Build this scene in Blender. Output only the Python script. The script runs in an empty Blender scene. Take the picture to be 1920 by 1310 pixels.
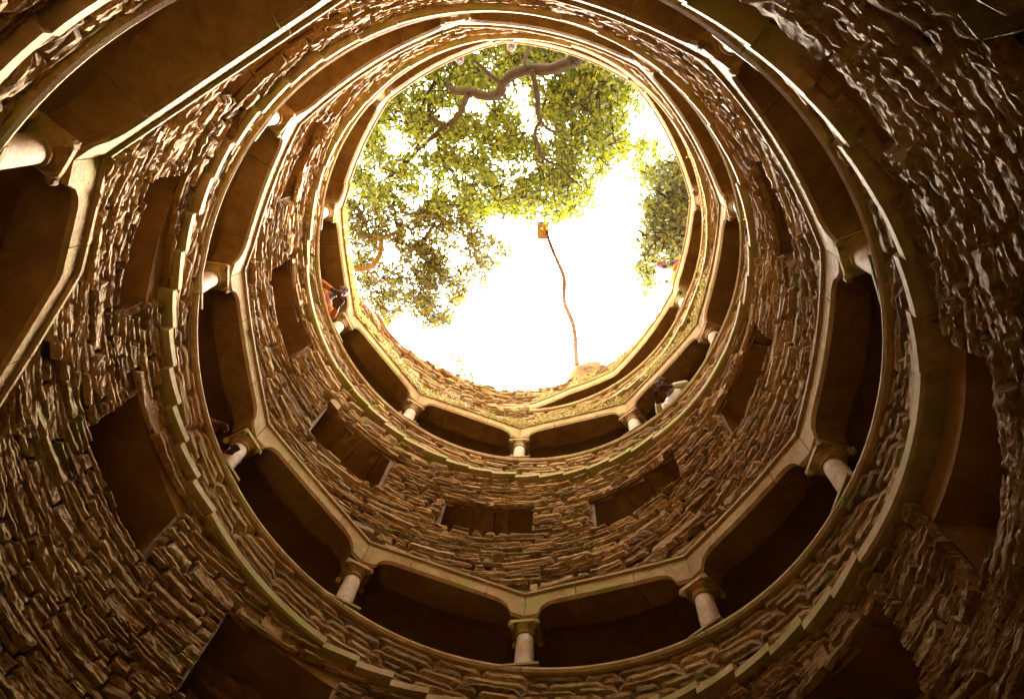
import bpy, bmesh, math, random
from math import sin, cos, pi, sqrt, radians
from mathutils import Vector, Matrix, noise

random.seed(7)
scene = bpy.context.scene
COL = scene.collection
R = 3.0            # shaft radius in metres
EYE = 1.6          # camera height above the well floor

# ------------------------------------------------------------------ camera
TILT, ROLL = 0.33110, 0.19505
CAM = Vector((-0.09961 * R, 0.78405 * R, EYE))
RT = Vector((-1, 0, 0)); UP = Vector((0, cos(TILT), sin(TILT))); FW = Vector((0, -sin(TILT), cos(TILT)))
AX = RT * cos(ROLL) + UP * sin(ROLL)
AY = UP * cos(ROLL) - RT * sin(ROLL)
cam_d = bpy.data.cameras.new('camera')
cam_d.sensor_width = 36.0
cam_d.lens = 1350.0 / 1920.0 * 36.0
cam_d.clip_start = 0.02
cam_d.clip_end = 2000
cam = bpy.data.objects.new('camera', cam_d)
M = Matrix((AX, AY, -FW)).transposed().to_4x4()
M.translation = CAM
cam.matrix_world = M
COL.objects.link(cam)
scene.camera = cam

# ------------------------------------------------------------------ sky, sun, exposure
world = bpy.data.worlds.new('World')
scene.world = world
world.use_nodes = True
wn = world.node_tree
for n in list(wn.nodes): wn.nodes.remove(n)
sky = wn.nodes.new('ShaderNodeTexSky')
sky.sky_type = 'NISHITA'
sky.sun_disc = False
SUN_EL, SUN_AZ = radians(62), radians(205)
sky.sun_elevation = SUN_EL
sky.sun_rotation = SUN_AZ
sky.air_density = 1.0
sky.dust_density = 3.0
sky.ozone_density = 0.4
hsv = wn.nodes.new('ShaderNodeHueSaturation'); hsv.inputs['Saturation'].default_value = 0.06
bg = wn.nodes.new('ShaderNodeBackground'); bg.inputs['Strength'].default_value = 0.15
wo = wn.nodes.new('ShaderNodeOutputWorld')
wn.links.new(sky.outputs['Color'], hsv.inputs['Color'])
wn.links.new(hsv.outputs['Color'], bg.inputs['Color'])
wn.links.new(bg.outputs['Background'], wo.inputs['Surface'])

sun_d = bpy.data.lights.new('sun', 'SUN')
sun_d.energy = 1.5
sun_d.angle = radians(30)
sun_d.color = (1.0, 0.90, 0.76)
sun = bpy.data.objects.new('sun', sun_d)
sdir = Vector((sin(SUN_AZ) * cos(SUN_EL), cos(SUN_AZ) * cos(SUN_EL), sin(SUN_EL)))
sun.rotation_euler = sdir.to_track_quat('Z', 'Y').to_euler()
sun.location = (0, 0, 40)
COL.objects.link(sun)

vs = scene.view_settings
vs.view_transform = 'Standard'
vs.look = 'None'
vs.gamma = 1.0
vs.use_curve_mapping = False
vs.exposure = 5.65
scene.cycles.max_bounces = 8
scene.cycles.diffuse_bounces = 6
scene.cycles.glossy_bounces = 2
scene.cycles.use_denoising = True

# ------------------------------------------------------------------ small helpers
def link(o, parent=None):
    COL.objects.link(o)
    if parent is not None: o.parent = parent
    return o

def mesh_obj(name, verts, faces, mat, parent=None, smooth=False):
    me = bpy.data.meshes.new(name)
    me.from_pydata([tuple(v) for v in verts], [], faces)
    if mat: me.materials.append(mat)
    if smooth:
        me.polygons.foreach_set('use_smooth', [True] * len(me.polygons))
    me.update()
    return link(bpy.data.objects.new(name, me), parent)

def thing(name, label, cat, loc=(0, 0, 0), rot=(0, 0, 0), group=None):
    o = bpy.data.objects.new(name, None)
    o.location = loc; o.rotation_euler = rot
    o.empty_display_size = 0.1
    o['label'] = label; o['category'] = cat
    if group: o['group'] = group
    return link(o)

def tag(o, label=None, cat=None, group=None, kind=None):
    if label: o['label'] = label
    if cat: o['category'] = cat
    if group: o['group'] = group
    if kind: o['kind'] = kind
    return o

class MB:
    def __init__(s): s.v = []; s.f = []
    def add(s, v, f):
        b = len(s.v); s.v.extend(v); s.f.extend([tuple(b + i for i in q) for q in f])
    def grid(s, rows, close=False):
        b = len(s.v); nx = len(rows[0])
        for r in rows: s.v.extend(r)
        for j in range(len(rows) - 1):
            for i in range(nx - 1):
                a = b + j * nx + i
                s.f.append((a, a + 1, a + nx + 1, a + nx))
            if close:
                a = b + j * nx
                s.f.append((a + nx - 1, a, a + nx, a + 2 * nx - 1))
    def tube(s, pts, rad, n=6, cap=True):
        rows = []
        prev = None
        for i, p in enumerate(pts):
            p = Vector(p)
            t = (Vector(pts[min(i + 1, len(pts) - 1)]) - Vector(pts[max(i - 1, 0)]))
            if t.length < 1e-9: t = Vector((0, 0, 1))
            t.normalize()
            if prev is None:
                a = t.orthogonal().normalized()
            else:
                a = (prev - t * prev.dot(t))
                if a.length < 1e-6: a = t.orthogonal()
                a.normalize()
            prev = a
            b2 = t.cross(a)
            r = rad[i] if isinstance(rad, (list, tuple)) else rad
            rows.append([p + (a * cos(2 * pi * k / n) + b2 * sin(2 * pi * k / n)) * r for k in range(n)])
        b = len(s.v)
        s.grid(rows, close=True)
        if cap:
            s.f.append(tuple(b + k for k in range(n))[::-1])
            e = b + (len(rows) - 1) * n
            s.f.append(tuple(e + k for k in range(n)))
    def lathe(s, prof, n=20):
        rows = [[Vector((r * cos(2 * pi * k / n), r * sin(2 * pi * k / n), z)) for k in range(n)] for r, z in prof]
        b = len(s.v)
        s.grid(rows, close=True)
        s.f.append(tuple(b + k for k in range(n))[::-1])
        e = b + (len(rows) - 1) * n
        s.f.append(tuple(e + k for k in range(n)))
    def box(s, c, d):
        x, y, z = c; a, b, h = d[0] / 2, d[1] / 2, d[2] / 2
        v = [Vector((x + i * a, y + j * b, z + k * h)) for k in (-1, 1) for j in (-1, 1) for i in (-1, 1)]
        s.add(v, [(0, 2, 3, 1), (4, 5, 7, 6), (0, 1, 5, 4), (2, 6, 7, 3), (0, 4, 6, 2), (1, 3, 7, 5)])
    def build(s, name, mat, parent=None, smooth=False):
        return mesh_obj(name, s.v, s.f, mat, parent, smooth)

def lerp(a, b, t): return a + (b - a) * t
def interp(x, pts):
    if x <= pts[0][0]: return pts[0][1]
    for (a, va), (b, vb) in zip(pts, pts[1:]):
        if x <= b: return lerp(va, vb, (x - a) / (b - a))
    return pts[-1][1]

# ------------------------------------------------------------------ the helix (all in units of R, u = angle that climbs)
SP = [0.9428, 1.1826, 1.4165, 1.6567, 1.9502, 2.3229, 2.7332, 3.11, 3.4144, 3.6351, 3.7889, 3.9098, 4.0199, 4.1292]
LO, HI = -3.07483, 13.88059
U0, U1 = -4.6, 13.86
def zs(u):                               # height of the sill
    if u < -2.9: return zs(-2.9) + 0.80 * (u + 2.9)
    n = len(SP)
    x = min(max((u - LO) / (HI - LO) * (n - 3), 0), n - 3 - 1e-6)
    i = int(x); t = x - i
    return ((1 - t) ** 3 * SP[i] + (3 * t ** 3 - 6 * t * t + 4) * SP[i + 1] + (-3 * t ** 3 + 3 * t * t + 3 * t + 1) * SP[i + 2] + t ** 3 * SP[i + 3]) / 6
def hl(u):                               # opening height
    return interp(u, [(12.6, .29), (12.95, .21), (13.3, .135), (13.6, .12), (13.84, .012)])
LT = .075                                # lintel band height
CEIL = .40
STR_T, STR_B = -.19, -.222               # stair string
LAND = [-0.2, 2.18, 4.5, 6.62, 9.0, 11.4]
def string_z(u):
    return zs(u) + STR_T
COLS = [-4.55, -3.95, -3.28, -2.631, -1.93, -1.16, -.586, .003, .602, 1.233, 1.879, 2.496, 3.106, 3.695, 4.387, 5.079, 5.771,
        6.378, 6.982, 7.613, 8.239, 8.844, 9.451, 10.1, 10.76, 11.45, 12.13, 12.704, 13.3, 13.86]
def bay(u):
    for a, b in zip(COLS, COLS[1:]):
        if a <= u <= b: return a, b
    return None
def chord(u):                            # how far the flat lintel stands inside the circle
    b = bay(u)
    if not b: return 0.0
    a, c = b
    f = 1.0
    if u > -1.75: f = lerp(.35, 1.0, (1 - cos(u + 1.55)) / 2)
    if u > 9.6: f = min(f, .45)
    return f * (1 - cos((c - a) / 2) / cos(u - (a + c) / 2))
def flare(u): return .012 * max(0.0, sin((u - 9.3) / 3.3 * pi)) if 9.3 < u < 12.6 else 0.0
RIM = [(7.6, 4.35), (8.2, 4.38), (8.6, 4.26), (9.0, 4.15), (9.3, 4.04), (9.8, 4.05), (10.3, 4.08), (11.5, 4.16), (12.2, 4.3), (12.7, 4.36), (13.1, 4.32), (13.39, 4.40), (13.884, 4.35)]
def rim(az_u):
    u = az_u
    while u < 7.6: u += 2 * pi
    while u >= 7.6 + 2 * pi: u -= 2 * pi
    return interp(u, RIM) + .018 * noise.noise(Vector((cos(u) * 9, sin(u) * 9, 3.3))) + .01 * noise.noise(Vector((cos(u) * 30, sin(u) * 30, 1.3)))
def P(u, r, z):                          # r, z in units of R
    a = u + pi
    g = cos(u - 4.78)                    # the shaft is not quite round: it bellies out on one side higher up
    if g > 0: r *= 1 + g * interp(z, [(.5, 0), (1.4, .035), (2.7, .075), (4.4, .085)])
    return Vector((R * r * cos(a), R * r * sin(a), R * z + EYE))

# niches: (u0, u1, d0, d1) relative to the sill above
NICHES = [(7.517, 7.92, -.70, -.49), (6.82, 7.24, -.67, -.43), (6.15, 6.54, -.63, -.36), (8.22, 8.62, -.72, -.42),
          (8.90, 9.31, -.60, -.34), (9.6, 9.96, -.62, -.45), (5.50, 5.83, -.70, -.48), (4.90, 5.18, -.80, -.66),
          (4.43, 4.75, -.81, -.63), (3.80, 4.19, -.59, -.39), (3.15, 3.54, -.50, -.27), (2.50, 2.89, -.56, -.30),
          (1.80, 2.19, -.62, -.30), (-.54, -.14, -.47, -.20), (-1.28, -.93, -.36, -.23),
          (1.14, 1.50, -.62, -.36), (.10, .38, -.54, -.33)]
def niche_rect(n):
    um = (n[0] + n[1]) / 2
    return n[0], n[1], zs(um) + n[2], zs(um) + n[3]
NR = [niche_rect(n) for n in NICHES]
def in_niche(u, z):
    for a, b, c, d in NR:
        k = u
        while k < a - 1e-9: k += 2 * pi
        while k > b + 2 * pi: k -= 2 * pi
        for kk in (k, k - 2 * pi):
            if a <= kk <= b and c <= z <= d: return True
    return False

def turns(az):
    """all helix parameters above one azimuth, lowest first"""
    u = az
    while u - 2 * pi >= U0: u -= 2 * pi
    while u < U0: u += 2 * pi
    out = []
    while u <= U1:
        out.append(u); u += 2 * pi
    return out
FLOOR_Z = -EYE / R
def wall_spans(az):
    """vertical stretches of rubble wall above one azimuth: (z0, z1, u of the lintel below or None)"""
    t = turns(az); out = []
    lo, below = FLOOR_Z, None
    for u in t:
        out.append((lo, zs(u) + STR_B, below))
        lo = zs(u) + hl(u) + LT; below = u
    out.append((lo, rim(az), below))
    return out
def wall_r(az, z, below):                # face radius: swells out over the flat lintels
    if below is None: return 1.0
    fl = flare(below)
    h = z - (zs(below) + hl(below) + LT)
    f = max(0.0, 1 - max(h, 0) / .30)
    return 1 + fl - chord(below) * f * f * (3 - 2 * f)

# ------------------------------------------------------------------ materials
def nodes_mat(name):
    m = bpy.data.materials.new(name); m.use_nodes = True
    nt = m.node_tree; b = nt.nodes['Principled BSDF']
    return m, nt, b
def N(nt, t, **kw):
    n = nt.nodes.new(t)
    for k, v in kw.items(): setattr(n, k, v)
    return n
def ramp(nt, fac, stops):
    r = N(nt, 'ShaderNodeValToRGB')
    while len(r.color_ramp.elements) > 1: r.color_ramp.elements.remove(r.color_ramp.elements[-1])
    for i, (p, c) in enumerate(stops):
        e = r.color_ramp.elements[0] if i == 0 else r.color_ramp.elements.new(p)
        e.position = p; e.color = (*c, 1)
    nt.links.new(fac, r.inputs['Fac'])
    return r.outputs['Color']
def noise_tex(nt, vec, scale, detail=6, rough=.6, dist=0.0):
    t = N(nt, 'ShaderNodeTexNoise')
    t.inputs['Scale'].default_value = scale; t.inputs['Detail'].default_value = detail
    t.inputs['Roughness'].default_value = rough; t.inputs['Distortion'].default_value = dist
    nt.links.new(vec, t.inputs['Vector'])
    return t.outputs['Fac']
def scaled_pos(nt, sc):
    g = N(nt, 'ShaderNodeNewGeometry'); mp = N(nt, 'ShaderNodeMapping')
    mp.inputs['Scale'].default_value = sc
    nt.links.new(g.outputs['Position'], mp.inputs['Vector'])
    return mp.outputs['Vector'], g
def mixc(nt, fac, a, b, mode='MIX'):
    m = N(nt, 'ShaderNodeMix'); m.data_type = 'RGBA'; m.blend_type = mode
    if isinstance(fac, (int, float)): m.inputs[0].default_value = fac
    else: nt.links.new(fac, m.inputs[0])
    for s, c in ((6, a), (7, b)):
        if isinstance(c, tuple): m.inputs[s].default_value = (*c, 1)
        else: nt.links.new(c, m.inputs[s])
    return m.outputs[2]
def stone_mat(name, cols, moss=0.0, bump=.6, scale=6.0, island=True, rough=.85, streak=3.0, bdist=.02):
    m, nt, b = nodes_mat(name)
    vec, g = scaled_pos(nt, (1, 1, streak))
    c = ramp(nt, noise_tex(nt, vec, scale, 10, .75, .4), [(.30, cols[0]), (.5, cols[1]), (.70, cols[2])])
    if island:
        rr = N(nt, 'ShaderNodeMapRange')
        nt.links.new(g.outputs['Random Per Island'], rr.inputs['Value'])
        rr.inputs['To Min'].default_value = .55; rr.inputs['To Max'].default_value = 1.40
        mul = N(nt, 'ShaderNodeVectorMath', operation='SCALE')
        nt.links.new(c, mul.inputs[0]); nt.links.new(rr.outputs[0], mul.inputs['Scale'])
        c = mul.outputs[0]
    v2, _ = scaled_pos(nt, (1, 1, 1))
    grime = ramp(nt, noise_tex(nt, v2, 1.3, 5, .6), [(.42, (0, 0, 0)), (.62, (1, 1, 1))])
    c = mixc(nt, grime, c, mixc(nt, .55, c, (.60, .42, .28), 'MULTIPLY'))
    if moss > 0:
        mk = ramp(nt, noise_tex(nt, v2, 2.2, 7, .7), [(.56 - moss * .2, (0, 0, 0)), (.70 - moss * .2, (1, 1, 1))])
        c = mixc(nt, mk, c, (.20, .17, .035))
    nt.links.new(c, b.inputs['Base Color'])
    b.inputs['Roughness'].default_value = rough
    b.inputs['Specular IOR Level'].default_value = .12
    bp = N(nt, 'ShaderNodeBump'); bp.inputs['Strength'].default_value = bump; bp.inputs['Distance'].default_value = bdist
    nt.links.new(noise_tex(nt, vec, scale * 4.5, 8, .7), bp.inputs['Height'])
    nt.links.new(bp.outputs['Normal'], b.inputs['Normal'])
    return m
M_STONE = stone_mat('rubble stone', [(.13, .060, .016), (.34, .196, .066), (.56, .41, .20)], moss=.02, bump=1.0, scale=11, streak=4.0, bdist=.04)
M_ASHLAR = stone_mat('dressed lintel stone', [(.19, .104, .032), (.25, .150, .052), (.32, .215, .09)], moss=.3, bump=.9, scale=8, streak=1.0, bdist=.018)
M_STEP = stone_mat('stair stone', [(.20, .125, .046), (.27, .182, .076), (.35, .26, .125)], moss=.55, bump=.5, scale=10, streak=1.0, bdist=.008)
M_COLUMN = stone_mat('column limestone', [(.26, .175, .10), (.38, .27, .165), (.48, .36, .23)], bump=.8, scale=12, streak=1.0, island=False, rough=.8, bdist=.012)
M_MORTAR = stone_mat('mortar', [(.10, .06, .03), (.16, .09, .045), (.22, .13, .06)], bump=.8, scale=12, island=False)
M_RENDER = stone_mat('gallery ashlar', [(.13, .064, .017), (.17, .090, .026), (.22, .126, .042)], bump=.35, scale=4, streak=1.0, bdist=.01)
M_SOFFIT = stone_mat('shade darkened soffit stone', [(.085, .041, .010), (.120, .062, .017), (.165, .092, .028)], bump=.5, scale=5, streak=1.0, bdist=.015)  # lintel undersides and backs: shade is put into this darker stone colour
M_EARTH = stone_mat('earth', [(.08, .06, .03), (.12, .09, .05), (.16, .12, .06)], moss=.6, bump=.8, scale=3, island=False)
def leaf_mat(name, c0, c1, trans):
    m, nt, b = nodes_mat(name)
    g = N(nt, 'ShaderNodeNewGeometry')
    c = ramp(nt, g.outputs['Random Per Island'], [(0, c0), (1, c1)])
    nt.links.new(c, b.inputs['Base Color'])
    b.inputs['Roughness'].default_value = .5
    t = N(nt, 'ShaderNodeBsdfTranslucent'); nt.links.new(c, t.inputs['Color'])
    mx = N(nt, 'ShaderNodeMixShader'); mx.inputs['Fac'].default_value = trans
    out = nt.nodes['Material Output']
    nt.links.new(b.outputs[0], mx.inputs[1]); nt.links.new(t.outputs[0], mx.inputs[2]); nt.links.new(mx.outputs[0], out.inputs['Surface'])
    return m
M_LEAF = leaf_mat('oak leaf', (.048, .060, .001), (.160, .158, .0018), .34)
M_LEAF_B = leaf_mat('brown oak leaf', (.045, .034, .003), (.115, .092, .004), .35)
M_LEAF_D = leaf_mat('evergreen leaf', (.042, .048, .005), (.115, .108, .007), .3)
M_MOSS = leaf_mat('moss', (.26, .19, .03), (.50, .38, .09), .3)
M_BARK = stone_mat('bark', [(.014, .008, .003), (.027, .014, .005), (.044, .023, .008)], bump=.8, scale=7, island=False, bdist=.03)
M_PALE_BARK = stone_mat('pale bark', [(.075, .036, .012), (.105, .052, .018), (.14, .072, .026)], bump=.5, scale=9, island=False, bdist=.02)
M_WOOD = stone_mat('nest box wood', [(.14, .065, .022), (.18, .09, .032), (.23, .12, .048)], bump=.3, scale=8, island=False)
def plain(name, col, rough=.7):
    m, nt, b = nodes_mat(name)
    v, g = scaled_pos(nt, (1, 1, 1))
    c = ramp(nt, noise_tex(nt, v, 14, 5, .6), [(.3, tuple(x * .8 for x in col)), (.7, tuple(min(1, x * 1.15) for x in col))])
    nt.links.new(c, b.inputs['Base Color'])
    b.inputs['Roughness'].default_value = rough
    b.inputs['Specular IOR Level'].default_value = .08
    return m

# ------------------------------------------------------------------ ground, floor, sky side
def ring(name, r0, r1, zf, mat, n=96, m=8):
    mb = MB()
    rows = []
    for j in range(m + 1):
        r = r0 * (r1 / r0) ** (j / m)
        rows.append([P(2 * pi * i / n, r, zf(2 * pi * i / n, r)) for i in range(n)])
    mb.grid(rows, close=True)
    return mb.build(name, mat)
floor_mb = MB()
floor_mb.grid([[P(2 * pi * i / 64, r, FLOOR_Z - .002) for i in range(64)] for r in (.02, .3, .7, 1.06)], close=True)
floor_mb.f.append(tuple(range(64)))
tag(floor_mb.build('well_floor', M_MORTAR), kind='structure')
def ground_z(u, r):
    k = min(1, max(0, (r - 1.3) / 1.0))
    return lerp(rim(u) - .03, 4.1 + .02 * noise.noise(Vector((cos(u) * r, sin(u) * r, 0))), k)
tag(ring('ground', 1.12, 20, ground_z, M_EARTH, m=14), kind='structure')

# ------------------------------------------------------------------ the well wall
well = thing('stone_well', 'round well shaft of rough rubble masonry with rectangular wall niches, open to the sky', 'well')
gal = thing('spiral_gallery', 'spiral stair gallery of flat arches on short columns winding up the well wall', 'gallery')

# backing behind the stones (holes left for the niches)
mb = MB()
NA, DZ = 360, .03
for i in range(NA):
    a0, a1 = U0 + 2 * pi * i / NA, U0 + 2 * pi * (i + 1) / NA
    am = (a0 + a1) / 2
    for (l0, h0, b0), (l1, h1, b1) in zip(wall_spans(a0 + 1e-6), wall_spans(a1 - 1e-6)):
        n = max(1, int((h0 - l0) / DZ))
        for k in range(n):
            t0, t1 = k / n, (k + 1) / n
            za, zb, zc, zd = lerp(l0, h0, t0), lerp(l1, h1, t0), lerp(l1, h1, t1), lerp(l0, h0, t1)
            if in_niche(am, (za + zc) / 2): continue
            mb.add([P(a0, wall_r(a0, za, b0) + .022, za), P(a1, wall_r(a1, zb, b1) + .022, zb),
                    P(a1, wall_r(a1, zc, b1) + .022, zc), P(a0, wall_r(a0, zd, b0) + .022, zd)], [(0, 1, 2, 3)])
mb.build('mortar_core', M_MORTAR, well)

# niches: rough boxes let into the wall, roofed with separate slabs
nrg = random.Random(23)
for (a, b, c, d) in NR:
    mb = MB(); dep = .25
    a2, b2, c2, d2 = a - .014, b + .014, c - .014, d + .014
    us_ = [lerp(a2, b2, i / 10) for i in range(11)]
    zz = [lerp(c2, d2, k / 5) for k in range(6)]
    rr_ = [lerp(1.0, 1 + dep, k / 5) for k in range(6)]
    jig = lambda u, r, z, s_: P(u + .006 * noise.noise(Vector((z * 22, r * 25, s_))), r + .02 * noise.noise(Vector((u * 12, z * 16, s_))), z + .006 * noise.noise(Vector((u * 15, r * 22, s_ + 7))))
    mb.grid([[jig(u, 1 + dep, z, 1) for u in us_] for z in zz])
    mb.grid([[jig(u, r, c2, 2) for u in us_] for r in rr_])
    mb.grid([[jig(a2, r, z, 3) for z in zz] for r in rr_])
    mb.grid([[jig(b2, r, z, 4) for z in zz] for r in rr_])
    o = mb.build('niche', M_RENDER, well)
    u = a2
    while u < b2 - .01:
        w = min(nrg.uniform(.06, .13), b2 - u)
        if b2 - u - w < .03: w = b2 - u
        zo = d2 + nrg.uniform(-.012, .006); r0 = 1.0 + nrg.uniform(-.004, .012)
        sl = MB(); n = 4
        lo_ = [[P(lerp(u, u + w - .003, i / n), r, zo + .008 * noise.noise(Vector((u * 40 + i, r * 24, 2)))) for i in range(n + 1)] for r in (r0, 1.06, 1.13, 1.2, 1.27)]
        sl.grid(lo_)
        sl.grid([[P(lerp(u, u + w - .003, i / n), r0, zo + .05) for i in range(n + 1)], lo_[0]])
        sl.grid([[p_[0] + Vector((0, 0, .15)) for p_ in lo_], [p_[0] for p_ in lo_]])
        sl.grid([[p_[-1] for p_ in lo_], [p_[-1] + Vector((0, 0, .15)) for p_ in lo_]])
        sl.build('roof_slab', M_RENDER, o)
        u += w
    nc = max(2, int((d2 - c2) / .055))
    for k in range(nc):
        u = a2
        while u < b2 - .01:
            w = min(nrg.uniform(.07, .18), b2 - u)
            if b2 - u - w < .03: w = b2 - u
            z0_, z1_ = lerp(c2, d2, k / nc) + .003, lerp(c2, d2, (k + 1) / nc) - .003
            bs = nrg.uniform(.0, .03); sd = nrg.uniform(0, 80); sl = MB()
            sl.grid([[P(lerp(u + .003, u + w - .003, i / 7), 1 + dep - .012 - (-.02 if (i in (0, 7) or jj in (0, 4)) else bs + .02 * noise.noise(Vector((lerp(u, u + w, i / 7) * 30, jj * .9, sd)))), lerp(z0_, z1_, jj / 4)) for i in range(8)] for jj in range(5)])
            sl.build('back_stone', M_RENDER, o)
            u += w

# individual stones
def project(p):
    v = p - CAM
    z = v.dot(FW)
    if z < .05: return None
    return 960 + 1350 * v.dot(AX) / z, 655 - 1350 * v.dot(AY) / z
def stone_mesh(u0, u1, z0, z1, below, px, rough, seed):
    """front face as a rough-hewn grid with sides going back into the wall; returns verts, faces"""
    w, h = (u1 - u0) * R, (z1 - z0) * R
    nx = max(3, min(34, int(px[0] / 5.5))); ny = max(3, min(12, int(px[1] / 3.2)))
    base = random.choice([-.02, -.006, 0, .004, .008, .012, .018, .030]) * random.uniform(.6, 1.2) * rough
    tl = random.uniform(-.35, .45) * rough; tx = random.uniform(-.10, .10) * rough
    gap = random.uniform(.003, .009)
    rows = []
    fr = min(.9, .012 / max(h, .02) * 2)
    for j in range(ny + 1):
        v = j / ny
        row = []
        for i in range(nx + 1):
            s = i / nx
            edge = (i in (0, nx)) or (j in (0, ny))
            uu = lerp(u0, u1, s); z = lerp(z0, z1, v)
            q = Vector((uu * R * 4.5, z * R * 13.0, seed))
            q2 = Vector((uu * R * 9.0, z * R * 30.0, seed * 1.7))
            jz = noise.noise(Vector((uu * R * 4, (z0 if v < .5 else z1) * 40, seed))) * min(.010, h * .11)
            zz = z + jz / R * (abs(v - .5) * 2)
            ju = noise.noise(Vector((z * R * 6, u0 * 50 if s < .5 else u1 * 50, seed))) * min(.03, w * .10)
            uu2 = uu + ju / R * (abs(s - .5) * 2) + (2.0 * gap / R) * (1 if s == 0 else (-1 if s == 1 else 0))
            zz += (gap / R) * (1 if v == 0 else (-1 if v == 1 else 0))
            corner = (max(0, abs(s - .5) * 2 - .88) * 8) * (max(0, abs(v - .5) * 2 - .6) * 2.5)
            zz += -corner * h * .18 / R * (1 if v > .5 else -1)
            if edge:
                p = -.035 + .01 * noise.noise(q2)
            else:
                n1 = 1 - abs(noise.noise(q)) * 2.4
                n2 = 1 - abs(noise.noise(q2)) * 2.4
                n3 = noise.noise(q2 * 2.6)
                p = base + tl * (v - .5) * -h * .8 + tx * (s - .5) * w + rough * (.007 * n1 + .009 * n2 + .013 * n3)
                p = max(p, -.032)
            row.append(P(uu2, wall_r(uu, z, below) - p / R, zz))
        rows.append(row)
    mb = MB(); mb.grid(rows)
    return mb.v, mb.f

cands = []
rng = random.Random(11)
z = FLOOR_Z + .002
zmax = 4.5
row = 0
while z < zmax:
    hgt = rng.choice([.009, .012, .014, .017, .021, .027, .036, .046]) * rng.uniform(.85, 1.2)
    u = U0 + rng.uniform(0, .1)
    end = u + 2 * pi
    ph = rng.uniform(0, 50)
    while u < end - .01:
        wd = min(rng.choice([.06, .09, .12, .16, .21]) * rng.uniform(.8, 1.25), end - u)
        if end - (u + wd) < .05: wd = end - u
        um = u + wd / 2
        dz0 = .010 * noise.noise(Vector((cos(um) * 3, sin(um) * 3, row * .35)))
        dz1 = .010 * noise.noise(Vector((cos(um) * 3, sin(um) * 3, (row + 1) * .35)))
        parts = [(z + dz0, z + hgt + dz1)]
        if hgt > .024 and rng.random() < .5:
            k = rng.uniform(.4, .6); parts = [(z + dz0, z + dz0 + hgt * k), (z + dz0 + hgt * k, z + hgt + dz1)]
        for (c, d) in parts:
            cm = (c + d) / 2
            for (lo, hi, below) in wall_spans(um):
                cc, dd = max(c, lo - .004), min(d, hi)
                if dd - cc < .008: continue
                ua, ub = u, u + wd
                drop = False
                for (na, nb, nc, nd) in NR:
                    k = ua
                    off = 0
                    for o2 in (-2, -1, 0, 1, 2):
                        A, B = na + o2 * 2 * pi, nb + o2 * 2 * pi
                        if ub > A and ua < B and dd > nc and cc < nd:
                            # clip away the overlap in the cheapest direction
                            opts = [(ub - A, 'r'), (B - ua, 'l'), ((dd - nc) * 3, 't'), ((nd - cc) * 3, 'b')]
                            o = min(opts)
                            if o[1] == 'r': ub = A
                            elif o[1] == 'l': ua = B
                            elif o[1] == 't': dd = nc
                            else: cc = nd
                if ub - ua < .02 or dd - cc < .008: continue
                cands.append((ua, ub, cc, dd, below))
        u += wd
    z += hgt
    row += 1

def pix_size(c):
    ua, ub, cc, dd, below = c
    um, zm = (ua + ub) / 2, (cc + dd) / 2
    p = P(um, 1, zm); q = project(p)
    if q is None: return 0, (20, 10), False
    e = project(P(ua, 1, zm)); f = project(P(ub, 1, zm)); g = project(P(um, 1, cc)); k = project(P(um, 1, dd))
    if None in (e, f, g, k): return 0, (20, 10), False
    w = math.dist(e, f); h = math.dist(g, k)
    area = abs((f[0] - e[0]) * (k[1] - g[1]) - (f[1] - e[1]) * (k[0] - g[0]))
    seen = -10 < q[0] < 1930 and -10 < q[1] < 1320
    return (area if seen else 0), (w, h), seen
info = [pix_size(c) for c in cands]
order = sorted(range(len(cands)), key=lambda i: -info[i][0])
own = set(order[:298])
rub = MB()
for i, c in enumerate(cands):
    area, px, seen = info[i]
    px2 = px if seen else (24, 12)
    v, f = stone_mesh(*c, px2, 1.0, 3.0 + (i * .377) % 97)
    if i in own:
        mesh_obj('stone', v, f, M_STONE, well)
    else:
        rub.add(v, f)
o = rub.build('rubble_stones', M_STONE, well); o['kind'] = 'stuff'
print('STONES', len(cands), len(rub.f))

# ------------------------------------------------------------------ gallery
def frange(a, b, step):
    n = max(1, int(round((b - a) / step)))
    return [lerp(a, b, i / n) for i in range(n + 1)]
us = frange(U0, U1, .04)
def helix_strip(name, sect, mat, parent, us=us, cap=True, closed=True, mat2=None, dark=()):
    """sweep a section [(r, d)] along the helix; d is above the sill"""
    mb = MB()
    rows = []
    for u in us:
        s = sect(u)
        rows.append([P(u, r, z) for r, z in s])
    mb.grid(rows, close=closed)
    if cap and closed:
        n = len(rows[0])
        mb.f.append(tuple(range(n))); e = (len(rows) - 1) * n
        mb.f.append(tuple(e + k for k in range(n))[::-1])
    o = mb.build(name, mat, parent)
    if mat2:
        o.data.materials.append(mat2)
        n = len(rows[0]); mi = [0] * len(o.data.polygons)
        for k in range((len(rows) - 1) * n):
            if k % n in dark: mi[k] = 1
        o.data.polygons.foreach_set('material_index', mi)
    return o

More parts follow.
